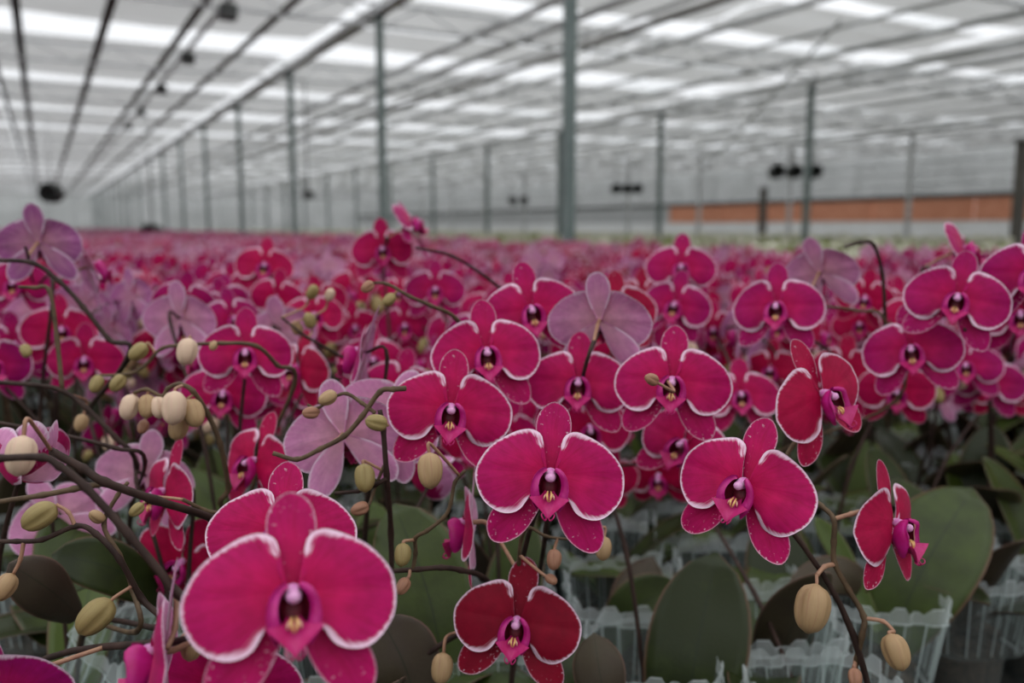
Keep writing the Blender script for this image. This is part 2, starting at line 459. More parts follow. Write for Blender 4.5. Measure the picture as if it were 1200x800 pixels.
simple('throat', (.070, .002, .010), (.15, .004, .02), 300, .5, .3)
FLOWER_W = .085
FLMESH = {}
def scaled(mb):
    mb.v = [(x*FLOWER_W, y*FLOWER_W, z*FLOWER_W) for x, y, z in mb.v]; return mb
def flower_meshes(var, closed=0):
    n = 44
    L = []
    L.append(('sepal', scaled(sepal_mb(90, n, HI_R, var, closed, 1.0, 1.02)).mesh('dorsal_sepal', ['sepal_face', 'petal_back'])))
    L.append(('sepal', scaled(sepal_mb(270-39-(var % 3)*3, n, HI_R, var, closed, 1.2, 1.1)).mesh('lateral_sepal', ['sepal_face', 'petal_back'])))
    L.append(('sepal', scaled(sepal_mb(270+36+(var % 2)*5, n, HI_R, var, closed, 1.2, 1.1)).mesh('lateral_sepal', ['sepal_face', 'petal_back'])))
    L.append(('petal', scaled(petal_mb(-1, n+12, HI_R, var, closed*.85)).mesh('petal', ['petal_face', 'petal_back'])))
    L.append(('petal', scaled(petal_mb(1, n+12, HI_R, var, closed*.85)).mesh('petal', ['petal_face', 'petal_back'])))
    if closed < .9:
        L.append(('lip_lobe', scaled(lobe_mb(-1)).mesh('lip_lobe', ['lip_lobe', 'throat', 'lip_pale'])))
        L.append(('lip_lobe', scaled(lobe_mb(1)).mesh('lip_lobe', ['lip_lobe', 'throat', 'lip_pale'])))
        L.append(('lip', scaled(tongue_mb()).mesh('lip', ['lip_tongue', 'throat', 'callus', 'lip_pale'])))
        L.append(('column', scaled(column_mb()).mesh('column', ['column_pink'])))
    return L
for v in range(5): FLMESH[v] = flower_meshes(v)
FLMESH['cup'] = flower_meshes(7, 1.25)
def lofi_mb(var):
    far = MB()
    I = Matrix.Identity(4)
    for a in (90, 236, 305): far.join(sepal_mb(a, 12, LO_R, var), I, [0, 1])
    for s in (-1, 1):
        far.join(petal_mb(s, 16, LO_R, var), I, [0, 1])
        far.join(lobe_mb(s, 3, 3), I, [2, 3, 2])
    far.join(tongue_mb(True), I, [2, 3, 2, 2]); far.join(column_mb(True), I, [4])
    return scaled(far)
LOFI = [lofi_mb(v) for v in range(3)]
LOMESH = [m.mesh('flower', ['petal_face', 'petal_back', 'lip_lobe', 'throat', 'column_pink']) for m in LOFI]

def face_matrix(P, yaw, pitch, roll, scale, toward=None):
    Z = ((toward if toward is not None else CAM)-P).normalized()
    X = UP.cross(Z).normalized(); Y = Z.cross(X)
    R = Matrix((X, Y, Z)).transposed() @ Matrix.Rotation(RAD(yaw), 3, 'Y') @ Matrix.Rotation(RAD(-pitch), 3, 'X') @ Matrix.Rotation(RAD(-roll), 3, 'Z')
    return Matrix.Translation(P) @ R.to_4x4() @ Matrix.Scale(scale, 4)
def add_flower(parent, M, kind=0, tint=.4, lod=0):
    """M is in the parent's space"""
    if lod:
        return link('flower', LOMESH[kind % 3], parent, M, tint)
    f = link('flower', None, parent, M); f.empty_display_size = .01
    for nm, me in FLMESH[kind]: link(nm, me, f, None, tint)
    return f

# ------------------------------------------------------------------ buds, leaves, pot
def bud_mb(var=0):
    mb = MB(); rows, uvs = [], []
    n, k = 12, 30
    for i in range(n+1):
        t = i/n; r = .37*max(.012, 1-abs(2*t-1.0)**2.3)**.5*(1.04-.16*t)
        row, u = [], []
        for j in range(k):
            a = 2*pi*j/k; g = 1-.24*abs(cos(a*1.5+var))**13*sin(pi*t)**.4 + .05*cos(a-.6+var)*sin(pi*t)
            row.append(Vector((r*g*cos(a), r*g*sin(a), t))); u.append((j/k, t))
        rows.append(row); uvs.append(u)
    ids = mb.grid(rows, 0, uvs, closed=True)
    mb.face(ids[0][::-1]); mb.face(ids[-1])
    return mb
BUD = {c: [bud_mb(v).mesh('bud', [c]) for v in (0, 1)] for c in ('bud_tan', 'bud_olive', 'bud_cream', 'bud_red')}
def add_bud(parent, base, direction, length, colour='bud_tan', var=0):
    q = Vector(direction).to_track_quat('Z', 'Y')
    return link('bud', BUD[colour][var % 2], parent, Matrix.Translation(base) @ q.to_matrix().to_4x4() @ Matrix.Scale(length, 4))

def leaf_mb(path, width, normal, fold=.22, n=14, shape=.55):
    """strap leaf along a path; slot 0 upper face, slot 1 underside"""
    c = catmull(path, 6); m = len(c)
    mb = MB(); top, bot, uv = [], [], []
    N = Vector(normal)
    for i, p in enumerate(c):
        t = i/(m-1)
        T = (c[min(i+1, m-1)]-c[max(i-1, 0)]).normalized()
        side = T.cross(N).normalized(); nn = side.cross(T).normalized()
        w = width*.5*(.42+.58*sin(pi*min(1, (t/shape))*.5) if t < shape else max(0, 1-((t-shape)/(1-shape))**2.1)**.66)
        w = max(w, width*.012)
        row, rb, u = [], [], []
        for k in range(-4, 5):
            s = k/4
            q = p + side*(w*s) + nn*(fold*w*abs(s)**1.3)
            row.append(q); rb.append(q-nn*(.0022*(1-abs(s)**3)+.0004)); u.append((.5+.5*s, t))
        top.append(row); bot.append(rb); uv.append(u)
    A = mb.grid(top, 0, uv, flip=False); B = mb.grid(bot, 1, uv, flip=True)
    for i in range(m-1):
        mb.face((A[i][0], A[i+1][0], B[i+1][0], B[i][0]), 1); mb.face((A[i+1][-1], A[i][-1], B[i][-1], B[i+1][-1]), 1)
    mb.face((*A[-1], *B[-1][::-1]), 1)
    return mb
LEAFM = ['leaf_top', 'leaf_under']
def std_leaf(length, width, rise, droop):
    """grows from the origin along +Y, rising then drooping"""
    pts = []
    for i in range(5):
        t = i/4; a = rise - droop*t
        pts.append(Vector((0, 0, 0)) if i == 0 else pts[-1]+Vector((0, cos(a), sin(a)))*(length/4))
    return leaf_mb(pts, width, (0, -sin(rise), cos(rise))).mesh('leaf', LEAFM)
LEAF = [std_leaf(.235, .078, RAD(68), RAD(40)), std_leaf(.215, .074, RAD(60), RAD(75)), std_leaf(.19, .070, RAD(78), RAD(25)), std_leaf(.225, .074, RAD(55), RAD(55))]

RIMZ, POTH = .922, .165          # rim height above the floor, pot height
BENCH = RIMZ-POTH
def sq(a, r, k=.5):
    """rounded square of half width r"""
    p = 5.0; c, s = cos(a), sin(a)
    f = (abs(c)**p+abs(s)**p)**(-1/p)
    return c*f*r, s*f*r
def collar_mb(n=84):
    mb = MB()
    def ring(r, z, flute, tab=0):
        row = []
        for j in range(n):
            a = 2*pi*j/n
            ph = (j % 7)/7
            f = flute if ph < .43 else -flute
            x, y = sq(a, r+f)
            zz = z
            if tab: zz += (.0075 if ph < .30 else (.0035 if .43 <= ph < .8 and (j//7) % 2 else 0))
            row.append(Vector((x, y, zz)))
        return row
    H = POTH
    A = mb.grid([ring(.047, H-.088, .0), ring(.0495, H-.083, .0012), ring(.0585, H-.008, .0019)], 0, closed=True)
    mb.grid([ring(.0600, H-.0095, .0019), ring(.0612, H-.0085, .0019), ring(.0600, H-.0075, .0018)], 1, closed=True)
    mb.grid([ring(.0588, H-.008, .0019), ring(.0600, H, .0019, 1), ring(.0590, H+.0006, .0015, 1)], 1, closed=True)
    mb.grid([ring(.047, H-.088, 0), ring(.0440, H-.0895, 0)], 1, closed=True)
    for j in range(n):      # thicker flute corners catch the light as thin lines
        if j % 7 in (0, 3):
            a = 2*pi*(j-.5)/n
            p, q = sq(a, .0497), sq(a, .0592)
            mb.tube([(p[0], p[1], H-.083), (q[0], q[1], H-.008)], .0009, 4, 1, False)
    return mb
def cup_mb(n=28):
    mb = MB()
    rows = [[Vector((r*cos(2*pi*j/n), r*sin(2*pi*j/n), z)) for j in range(n)] for r, z in ((.036, .0), (.037, .002), (.0425, POTH-.091), (.0445, POTH-.088))]
    mb.grid(rows, 0, closed=True)
    return mb
def bark_mb():
    rnd = random.Random(5); mb = MB()
    rows = []
    for i, (r, z) in enumerate(((.005, .002), (.035, .003), (.0385, .03), (.0405, POTH-.092), (.030, POTH-.085), (.004, POTH-.080))):
        rows.append([Vector((r*cos(2*pi*j/18), r*sin(2*pi*j/18), z+rnd.uniform(-.002, .003)*(i > 2))) for j in range(18)])
    mb.grid(rows, 0, closed=True)
    for i in range(26):
        a, r = rnd.uniform(0, 6.28), .036*sqrt(rnd.random())
        M = Matrix.Rotation(rnd.uniform(0, 3), 3, 'Z') @ Matrix.Rotation(rnd.uniform(-.6, .6), 3, 'X')
        mb.ellipsoid((r*cos(a), r*sin(a), POTH-.080), (.010, .006, .005), 0, 6, 4, M)
    return mb
COLLAR = collar_mb().mesh('collar', ['clear_plastic', 'clear_rim'], smooth=False)
CUP = cup_mb().mesh('cup', ['clear_plastic']); BARK = bark_mb().mesh('bark', ['bark'])
def add_pot(parent, rot=0, tilt=None):
    M = Matrix.Rotation(rot, 4, 'Z')
    for nm, me in (('collar', COLLAR), ('cup', CUP), ('bark', BARK)): link(nm, me, parent, M)
def stem_mesh(pts, r0, r1, mat='stem_dark', nodes=True, sub=6, sides=7):
    c = catmull(pts, sub); n = len(c)
    rad = [r0+(r1-r0)*i/(n-1) for i in range(n)]
    if nodes:
        for i in range(0, n, sub):
            if 0 < i < n-1: rad[i] *= 1.28
    mb = MB(); mb.tube(c, rad, sides, 0)
    return mb.mesh('stem', [mat]), c
def nearest(curves, p):
    best = None
    for c in curves:
        for q in c:
            d = (q-p).length
            if best is None or d < best[0]: best = (d, q)
    return best[1]
def pedicel_pts(a, b, zdir):
    """from stem point a to b, arriving along zdir"""
    L = (b-a).length
    return [a, a.lerp(b, .45)*.75+(b-zdir*L*.6)*.25, b-zdir*L*.22, b]

# ------------------------------------------------------------------ the greenhouse
def boxobj(name, a, b, mat, parent=None):
    mb = MB(); mb.box(a, b); return link(name, mb.mesh(name, [mat], False), parent)
XL, XR, YB, YE = -20.5, 27.5, -14.0, 82.0
struct(boxobj('floor', (XL, YB, -.1), (XR, YE, 0), 'concrete'))
FRAME0 = 5.48                                   # first post of the row beside the bench
CEIL = CAMZ+2.56
# glazed gable roof, one ridge per 8 m bay
mb = MB(); x = 3.47-24
while x < XR+.5:
    for xa, za, xb, zb in ((x, CEIL+.25, x+4, CEIL+1.7), (x+4, CEIL+1.7, x+8, CEIL+.25)):
        i = [mb.vert(p) for p in ((xa, YB, za), (xb, YB, zb), (xb, YE, zb), (xa, YE, za))]; mb.face(i)
    x += 8
ceiling = struct(link('ceiling', mb.mesh('ceiling', ['roof_glazing'], False)))
# shade screens drawn part way across every 4 m frame, bay by bay
rs = random.Random(4)
for bay in range(6):
    x0 = 3.47-24+8*bay
    for k in range(-4, 19):
        y0 = FRAME0+4*k
        gap = rs.uniform(.55, 1.35) if bay <= 3 else rs.uniform(.25, 1.0)
        ya, yb = y0+.06, y0+4-gap
        parts_ = [(ya, yb)] if rs.random() < .75 else [(ya, ya+(yb-ya)*.45), (ya+(yb-ya)*.6, yb)]
        for pa, pb in parts_:
            for hx in (x0+.1, x0+4.05):
                c = Vector((hx+1.9, (pa+pb)/2, 0))
                if c.length < 8.5 or c.dot(FH) < 1: continue        # left out overhead and behind, unseen, to let more sky light in
                mb = MB(); nx = 4
                rows = [[Vector((hx+3.85*i/nx, pa+(pb-pa)*j/3, CEIL+.03*sin(j*2.1+k)-.05*sin(pi*i/nx)*(j % 2))) for i in range(nx+1)] for j in range(4)]
                mb.grid(rows); link('shade_screen', mb.mesh('shade_screen', ['shade_cloth']), ceiling)
def wall(name, a, b, mat): return struct(boxobj(name, a, b, mat))
WH = CEIL+.25
wall('wall_end', (XL, YE, 0), (XR, YE+.05, WH), 'end_glazing'); wall('wall_back', (XL, YB-.05, 0), (XR, YB, WH), 'end_glazing')
wall('wall_left', (XL-.05, YB, 0), (XL, YE, WH), 'end_glazing')
# right wall: white base, orange cooling pad with a dark cap, glazing above
wr = wall('wall_right', (XR, YB, CAMZ+1.12), (XR+.05, YE, WH), 'end_glazing')
boxobj('wall_base', (XR, YB, 0), (XR+.05, YE, CAMZ+.22), 'wall_white', wr)
for k in range(24): boxobj('cooling_pad' if k < 12 else 'wall_panel', (XR-.03, YB+4*k+.03, CAMZ+.22), (XR+.05, YB+4*k+3.97, CAMZ+1.0), 'pad_orange' if k < 12 else 'steel_grey', wr)
boxobj('pad_cap', (XR-.08, YB, CAMZ+1.0), (XR+.05, YE, CAMZ+1.14), 'steel_dark', wr)
for k in range(3): boxobj('girt', (XR-.05, YB, CAMZ+1.45+.4*k), (XR, YE, CAMZ+1.50+.4*k), 'steel_grey', wr)
for k in range(24): boxobj('mullion', (XL+2*k+.9, YE-.06, 0), (XL+2*k+.98, YE, WH), 'steel_grey', bpy.data.objects['wall_end'])

def post(x, y, h, half, mat, label, group, cleat=True):
    e = tag(link('support_post', None, None, Matrix.Translation((x, y, 0))), label, 'post', group)
    mb = MB(); t = .012; a = half
    mb.box((-a, -a, .02), (a, a, h-.02))
    link('shaft', mb.mesh('shaft', [mat], False), e)
    mb = MB(); mb.box((-a*2, -a*2, 0), (a*2, a*2, .02)); link('base_plate', mb.mesh('base_plate', [mat], False), e)
    mb = MB(); mb.box((-a*1.7, -a*1.5, h-.02), (a*1.7, a*1.5, h)); link('top_plate', mb.mesh('top_plate', [mat], False), e)
    return e
TOPZ = CAMZ+2.36
ORD = ['first', 'second', 'third', 'fourth', 'fifth', 'sixth', 'seventh', 'eighth']
for k in range(0, 18):
    post(3.47, FRAME0+4*k, TOPZ, .037, 'steel_green', 'green-grey steel post, %s of the row along the orchid bench edge' % ORD[k] if k < len(ORD) else 'green-grey steel post at the far end of the row along the orchid bench', None if k < len(ORD) else 'far posts along the orchid bench')
for k in range(0, 12):
    post(11.47, 10.54+4*k, TOPZ, .042, 'steel_green', 'green-grey steel post, %s of the row among the yellow-green young plants' % ORD[k] if k < 6 else 'green-grey steel post at the far end of the row among the young plants', None if k < 6 else 'far posts among the young plants')
for k in range(0, 10):
    post(19.47, 10.54+4*k, TOPZ, .045, 'steel_grey', 'pale grey steel post close to the orange cooling pad wall', 'posts near the pad wall')
def short_post(px, D, topy, half, label):
    p = at(px, 275, D); h = at(px, topy, D).z
    post(p.x, p.y, h, half, 'brown_steel', label, None)
short_post(1191, 11.5, 165, .06, 'thick short dark brown post in front of the orange cooling pad')
short_post(893, 26.4, 220, .085, 'thin short dark post in front of the orange cooling pad')

def rail(name, x, z, r, mat, label, cat, group, y0=YB+.3, y1=YE-.3):
    mb = MB(); mb.tube([(0, y0, 0), (0, (y0+y1)/2, 0), (0, y1, 0)], r, 8)
    return tag(link(name, mb.mesh(name, [mat]), None, Matrix.Translation((x, 0, z))), label, cat, group)
H = 2.30
for ratio, r, m in ((-.218, .035, 'steel_dark'), (-.05, .045, 'steel_dark'), (.383, .05, 'brown_steel'), (.80, .042, 'brown_steel'), (.90, .028, 'steel_grey'), (1.20, .038, 'brown_steel'), (2.66, .045, 'steel_grey'), (3.1, .04, 'brown_steel')):
    rail('ceiling_pipe', ratio*H/1.141, CAMZ+H, r, m, 'long dark steel pipe running under the shade screens above the orchids', 'pipe', 'pipes above the orchid bench')
for i, x in enumerate((3.47, 11.47, 19.47)):
    mb = MB(); mb.box((-.07, YB+.3, 0), (.07, YE-.3, .02)); mb.box((-.07, YB+.3, .02), (-.055, YE-.3, .09)); mb.box((.055, YB+.3, .02), (.07, YE-.3, .09))
    tag(link('gutter', mb.mesh('gutter', ['steel_grey'], False), None, Matrix.Translation((x, 0, TOPZ))), ['grey steel gutter on the posts along the orchid bench', 'grey steel gutter on the posts among the young plants', 'grey steel gutter on the posts nearest the cooling pad wall'][i], 'gutter')
for i in range(17):
    x = 5.1+1.25*i
    if min(abs(x-11.47), abs(x-19.47)) > .3:
        rail('screen_rail', x, CEIL-.10, .028 if i % 2 else .045, 'steel_grey', 'thin grey rail running beneath the shade screens above the young plants', 'rail', 'rails under the far shade screens')
# lattice trusses across the house on every frame
def truss(y, x0, x1, fine, label):
    e = tag(link('roof_truss', None, None, Matrix.Translation((0, y, CEIL-.32))), label, 'truss', 'lattice trusses across the roof')
    for z, nm in ((0, 'bottom_chord'), (.24, 'top_chord')):
        mb = MB(); mb.box((x0, -.02, z-.018), (x1, .02, z+.018)); link(nm, mb.mesh(nm, ['steel_grey'], False), e)
    n = int((x1-x0)/.5)
    bars = MB()
    bm_ = None
    for i in range(n):
        a = Vector((x0+i*.5, 0, 0)); b = Vector((x0+(i+1)*.5, 0, .24))
        if i % 2: a.z, b.z = .24, 0
        bars.tube([a, b], .011, 5)
    w = link('web', bars.mesh('web', ['steel_grey']), e); w['kind'] = 'stuff'
for k in range(-1, 18):
    truss(FRAME0+4*k, -12.5, 27.3, k < 3, 'grey lattice truss spanning the roof under the shade screens')
# items hung under the roof
def on_frame(px, py, D):
    """the same line of sight, under the roof truss nearest to that distance"""
    p = at(px, py, D); k = round((p.y-FRAME0)/4); yy = FRAME0+4*k
    d = (p-CAM)*(yy/p.y); return CAM+d
def hung_box(px, py, D, size, label, group=None, mat='steel_dark', name='gear_motor', cat='motor', top=CEIL-.34):
    p = at(px, py, D) if name == 'gear_motor' else on_frame(px, py, D)
    if name == 'gear_motor': p = CAM+(p-CAM)*(1.814/p.x); p.z = CAMZ+2.26-size*.4; top = CAMZ+2.27
    e = tag(link(name, None, None, Matrix.Translation(p)), label, cat, group)
    s = size/2
    mb = MB(); mb.box((-s, -s*1.2, -s), (s, s*1.2, s*.8)); mb.tube([(0, s*1.2, 0), (0, s*1.9, 0)], s*.6, 8); link('housing', mb.mesh('housing', [mat], False), e)
    mb = MB(); mb.tube([(0, 0, s*.8), (0, 0, max(s*.8+.005, top-p.z))], .012, 6); link('hanger', mb.mesh('hanger', ['steel_dark']), e)
for px, py, s in ((268, 30, .16), (221, 88, .15), (190, 123, .15), (167, 146, .14), (152, 169, .14)):
    D = 1.141*1.81/(px-50)*1000
    hung_box(px, py, D, s, 'small dark drive box hanging on the roof pipes above the orchids', 'drive boxes on the roof pipes')
def fan(px, py, D, r, label, group=None):
    p = on_frame(px, py, D); e = tag(link('circulation_fan', None, None, Matrix.Translation(p) @ Matrix.Rotation(YAW, 4, 'Z').inverted()), label, 'fan', group)
    mb = MB(); n = 20
    rows = [[Vector((rr*cos(2*pi*j/n), y, rr*sin(2*pi*j/n))) for j in range(n)] for rr, y in ((r*.86, -.14), (r, -.15), (r, .15), (r*.86, .14), (r*.86, -.14))]
    mb.grid(rows, 0, closed=True); link('drum', mb.mesh('drum', ['steel_dark']), e)
    mb = MB(); mb.tube([(0, .10, 0), (0, .12, 0)], r*.9, 20); link('rear_guard', mb.mesh('rear_guard', ['steel_dark'], False), e)
    mb = MB(); mb.ellipsoid((0, 0, 0), (r*.25, .10, r*.25)); link('motor', mb.mesh('motor', ['steel_dark']), e)
    for k in range(4):
        mb = MB(); a = k*pi/2+.4
        c, s = cos(a), sin(a)
        i = [mb.vert(q) for q in ((c*.2*r-s*.1*r, -.03, s*.2*r+c*.1*r), (c*.8*r-s*.3*r, -.05, s*.8*r+c*.3*r), (c*.8*r+s*.3*r, .05, s*.8*r-c*.3*r), (c*.2*r+s*.1*r, .03, s*.2*r-c*.1*r))]
        j = [mb.vert(Vector(mb.v[q])+Vector((0, .01, 0))) for q in i]
        mb.face(i); mb.face(j[::-1])
        for q in range(4): mb.face((i[q], j[q], j[(q+1) % 4], i[(q+1) % 4]))
        link('blade', mb.mesh('blade', ['steel_dark'], False), e)
    mb = MB(); mb.tube([(0, 0, r), (0, 0, CEIL-.33-p.z)], .012, 6); link('hanger', mb.mesh('hanger', ['steel_grey']), e)
for px in (910, 931, 954): fan(px, 201, 16.5, .15, 'black fan hanging in a row of three by a post before the cooling pad', 'three black fans')
for px in (722, 735, 747): fan(px, 221, 23, .125, 'small dark fan in a distant row of three beneath the roof', 'distant row of dark fans')
for px in (601, 614): fan(px, 235, 27, .15, 'small dark fan in a far pair beneath the roof', 'far pair of dark fans')
fan(60, 226, 20, .22, 'dark fan hanging alone far down the bench above the orchids')
fan(178, 272, 17, .16, 'lone dark fan low over the distant orchids')
hung_box(361, 228, 13.2, .14, 'small dark switch box hanging beside a post along the bench', None, 'steel_dark', 'switch_box', 'box')
mb = MB(); mb.tube([at(985, 24, 9.5), at(825, 200, 17)], .02, 6)
tag(link('brace_cable', mb.mesh('brace_cable', ['steel_grey'])), 'slanting grey brace rod between roof and posts', 'brace')
# growing bench and the next one
def bench(name, x0, x1, y0, y1, z, label):
    e = tag(link(name, None, None, Matrix.Translation((x0, y0, 0))), label, 'bench')
    mb = MB(); mb.box((0, 0, z-.04), (x1-x0, y1-y0, z)); link('table_top', mb.mesh('table_top', ['bench_black'], False), e)
    for nm, a, b in (('edge_rail', (-.03, 0, z-.08), (0, y1-y0, z)), ('edge_rail', (x1-x0, 0, z-.08), (x1-x0+.03, y1-y0, z))):
        mb = MB(); mb.box(a, b); link(nm, mb.mesh(nm, ['steel_grey'], False), e)
    for k in range(8):
        for xx in (.5, x1-x0-.5):
            mb = MB(); yy = (y1-y0)*(k+.5)/8; mb.box((xx-.03, yy-.03, 0), (xx+.03, yy+.03, z-.04)); link('leg', mb.mesh('leg', ['steel_grey'], False), e)
bench('growing_bench', -6.5, 3.30, -.5, 78, BENCH, 'long black bench carrying the magenta orchids in clear pots')
bench('growing_bench', 3.70, 11.2, -.5, 78, BENCH, 'wide black bench of yellow-green young plants beside the orchid bench')
bench('growing_bench', 11.75, 19.2, -.5, 78, BENCH, 'wide black bench of yellow-green young plants nearer the cooling pad wall')

# ------------------------------------------------------------------ pot places: a tight triangular raster on the bench
U0, W0, V1, V2 = .255, .79, (.13, .065), (-.135, .07)
CELLS = []
for i in range(-60, 420):
    for j in range(-420, 420):
        u, w = U0+V1[0]*i+V2[0]*j, W0+V1[1]*i+V2[1]*j
        if .48 < w < 62 and abs(u) < .64*w+.75:
            P = cw(u, w, BENCH)
            if -5.9 < P.x < 3.2 and P.y < 76: CELLS.append((w, u, P))
INVIEW = lambda c: abs(c[1]) < .63*c[0]+.14
CELLS.sort(key=lambda c: c[0])
USED = set()
def take(u, w):
    b = min((k for k in range(min(len(CELLS), 700)) if k not in USED and INVIEW(CELLS[k])), key=lambda k: (CELLS[k][1]-u)**2+(CELLS[k][0]-w)**2)
    USED.add(b); return CELLS[b][2]

# ------------------------------------------------------------------ the plants in front, each built from what the photograph shows
def hero(label, pot, stems=(), flowers=(), buds=(), leaves=(), auto=True, rot=None, tilt=None, std_leaves=3, spec=None):
    """stems: [(points (px, py, D), r0, r1, material, rooted)], flowers: (px, py, width px, yaw, pitch, roll, mesh, tint)
    buds: (base px, base py, tip px, tip py, D, colour); leaves: ([points px], width px, flip, tint)"""
    base = take(*pot)
    rnd = random.Random(label)
    root = tag(link('orchid_plant', None, None, Matrix.Translation(base)), label, 'orchid')
    root.empty_display_size = .05
    inv = Matrix.Translation(-base)
    M = Matrix.Rotation((rot if rot is not None else -YAW+rnd.uniform(-.2, .2)), 4, 'Z')
    if tilt: M = Matrix.Translation((0, 0, tilt[1])) @ Matrix.Rotation(RAD(tilt[0]), 4, RIGHT*0 + FH) @ M
    for nm, me in (('collar', COLLAR), ('cup', CUP), ('bark', BARK)): link(nm, me, root, M)
    crown = base+Vector((0, 0, POTH-.07))
    a0 = rnd.uniform(0, 6.28)
    for k in range(std_leaves):
        L = Matrix.Translation((0, 0, POTH-.075)) @ Matrix.Rotation(a0+k*pi+rnd.uniform(-.35, .35)*(k+1), 4, 'Z') @ Matrix.Scale(rnd.uniform(.75, 1.0), 4)
        link('leaf', LEAF[rnd.randrange(4)], root, L, rnd.random())
    curves = []
    for pts, r0, r1, mat, rooted in stems:
        P = [at(*q) for q in pts]
        if rooted:
            mid = crown.lerp(P[0], .5); mid = Vector((crown.x*.7+P[0].x*.3, crown.y*.7+P[0].y*.3, crown.z*.4+P[0].z*.6))
            P = [crown, mid]+P
        P = [inv @ q for q in P]
        me, c = stem_mesh(P, r0, r1, mat)
        link('stem', me, root); curves.append(c)
    FM = []
    for fl in flowers:
        px, py, w, yaw, pitch, roll, kind, tint = fl[:8]
        sz = fl[8] if len(fl) > 8 else 1.0
        P = at(px, py, FLOWER_W*sz*FPX/w)
        FM.append((inv @ face_matrix(P, yaw, pitch, roll, sz), kind, tint))
    if auto and FM:
        pts = [inv @ crown]
        att = [m @ Vector((0, -.006, -.040)) for m, _, _ in FM]
        att.sort(key=lambda p: p.z + .3*(p.xy-pts[0].xy).length)
        first = att[0]
        pts.append(Vector((first.x*.35, first.y*.35, pts[0].z+(first.z-pts[0].z)*.6)))
        pts += att
        if len(att) > 1: pts.append(att[-1]+(att[-1]-att[-2])*.3+Vector((0, 0, -.004)))
        me, c = stem_mesh(pts, .0023, .0012, 'stem_dark'); link('stem', me, root); curves.append(c)
    for m, kind, tint in FM:
        add_flower(root, m, kind, tint)
        b = m @ Vector((0, 0, -.002)); zd = (m.to_3x3() @ Vector((0, 0, 1))).normalized()
        q = nearest(curves, b-zd*.03)
        if (q-b).length > .075:
            c0 = inv @ crown; e_ = b-zd*.02
            me, c = stem_mesh([c0, Vector((c0.x*.6+e_.x*.4, c0.y*.6+e_.y*.4, c0.z*.35+e_.z*.65)), e_, b], .0022, .0013, 'stem_dark'); link('stem', me, root)
        elif (q-b).length > .008:
            mb = MB(); cc = catmull(pedicel_pts(q, b, zd), 5); mb.tube(cc, [.0014+.0006*(i/len(cc))**2 for i in range(len(cc))], 6)
            link('pedicel', mb.mesh('pedicel', ['pedicel']), root)
    for k, bd in enumerate(buds):
        bx, by, tx, ty, D, colr = bd[:6]
        a, b = inv @ at(bx, by, D), inv @ at(tx, ty, D-.006)
        add_bud(root, a, b-a, (b-a).length, colr, k)
        if curves:
            q = nearest(curves, a); zd = (b-a).normalized()
            if .003 < (q-a).length < .08:
                mb = MB(); mb.tube(catmull(pedicel_pts(q, a+zd*.001, zd), 5), .0011, 6)
                link('pedicel', mb.mesh('pedicel', ['pedicel']), root)
    for pts, w, flip, tint in leaves:
        P = [inv @ at(*q) for q in pts]
        D = pts[len(pts)//2][2]
        mid = P[len(P)//2]; N = ((inv @ CAM)-mid).normalized()+Vector((0, 0, .25))
        if flip: N = -N
        mbl = leaf_mb(P, w*D/FPX, N, fold=.16)
        link('leaf', mbl.mesh('leaf', LEAFM), root, None, tint)
    return root
DK, OL, PE = 'stem_dark', 'stem_olive', 'pedicel'
TAN, OLV, CRM, RED = 'bud_tan', 'bud_olive', 'bud_cream', 'bud_red'

hero('orchid plant bearing the largest white-edged magenta bloom in front of a second one', (-.20, .55),
     stems=[([(318, 690, .56), (285, 640, .55), (252, 609, .53), (180, 585, .48), (122, 564, .46), (98, 549, .46), (60, 528, .46)], .0027, .0022, DK, True),
            ([(122, 566, .46), (86, 573, .46), (50, 580, .46), (-15, 590, .46)], .0018, .0014, OL, False)],
     flowers=[(343, 694, 247, 2, 4, -1, 0, .36), (330, 622, 172, -6, 6, 4, 1, .42)], auto=False,
     buds=[(28, 510, 20, 558, .42, CRM)], std_leaves=2)
hero('orchid plant with two wilting side-on blooms on a long bare arching stem', (-.33, .52),
     stems=[([(240, 745, .40), (207, 694, .40), (150, 625, .40), (100, 570, .40), (70, 546, .40), (50, 536, .40), (0, 537, .40), (-40, 541, .40)], .0022, .0017, DK, True),
            ([(207, 700, .41), (205, 735, .40), (196, 760, .39)], .0015, .0012, PE, False)],
     flowers=[(186, 762, 215, -93, 6, 8, 2, .3), (262, 800, 190, -30, -30, 10, 3, .3), (8, 812, 190, -50, -35, 0, 1, .0), (20, 562, 150, -150, -55, 0, 'cup', .3)], auto=False,
     buds=[(228, 735, 222, 775, .43, TAN)], std_leaves=1)
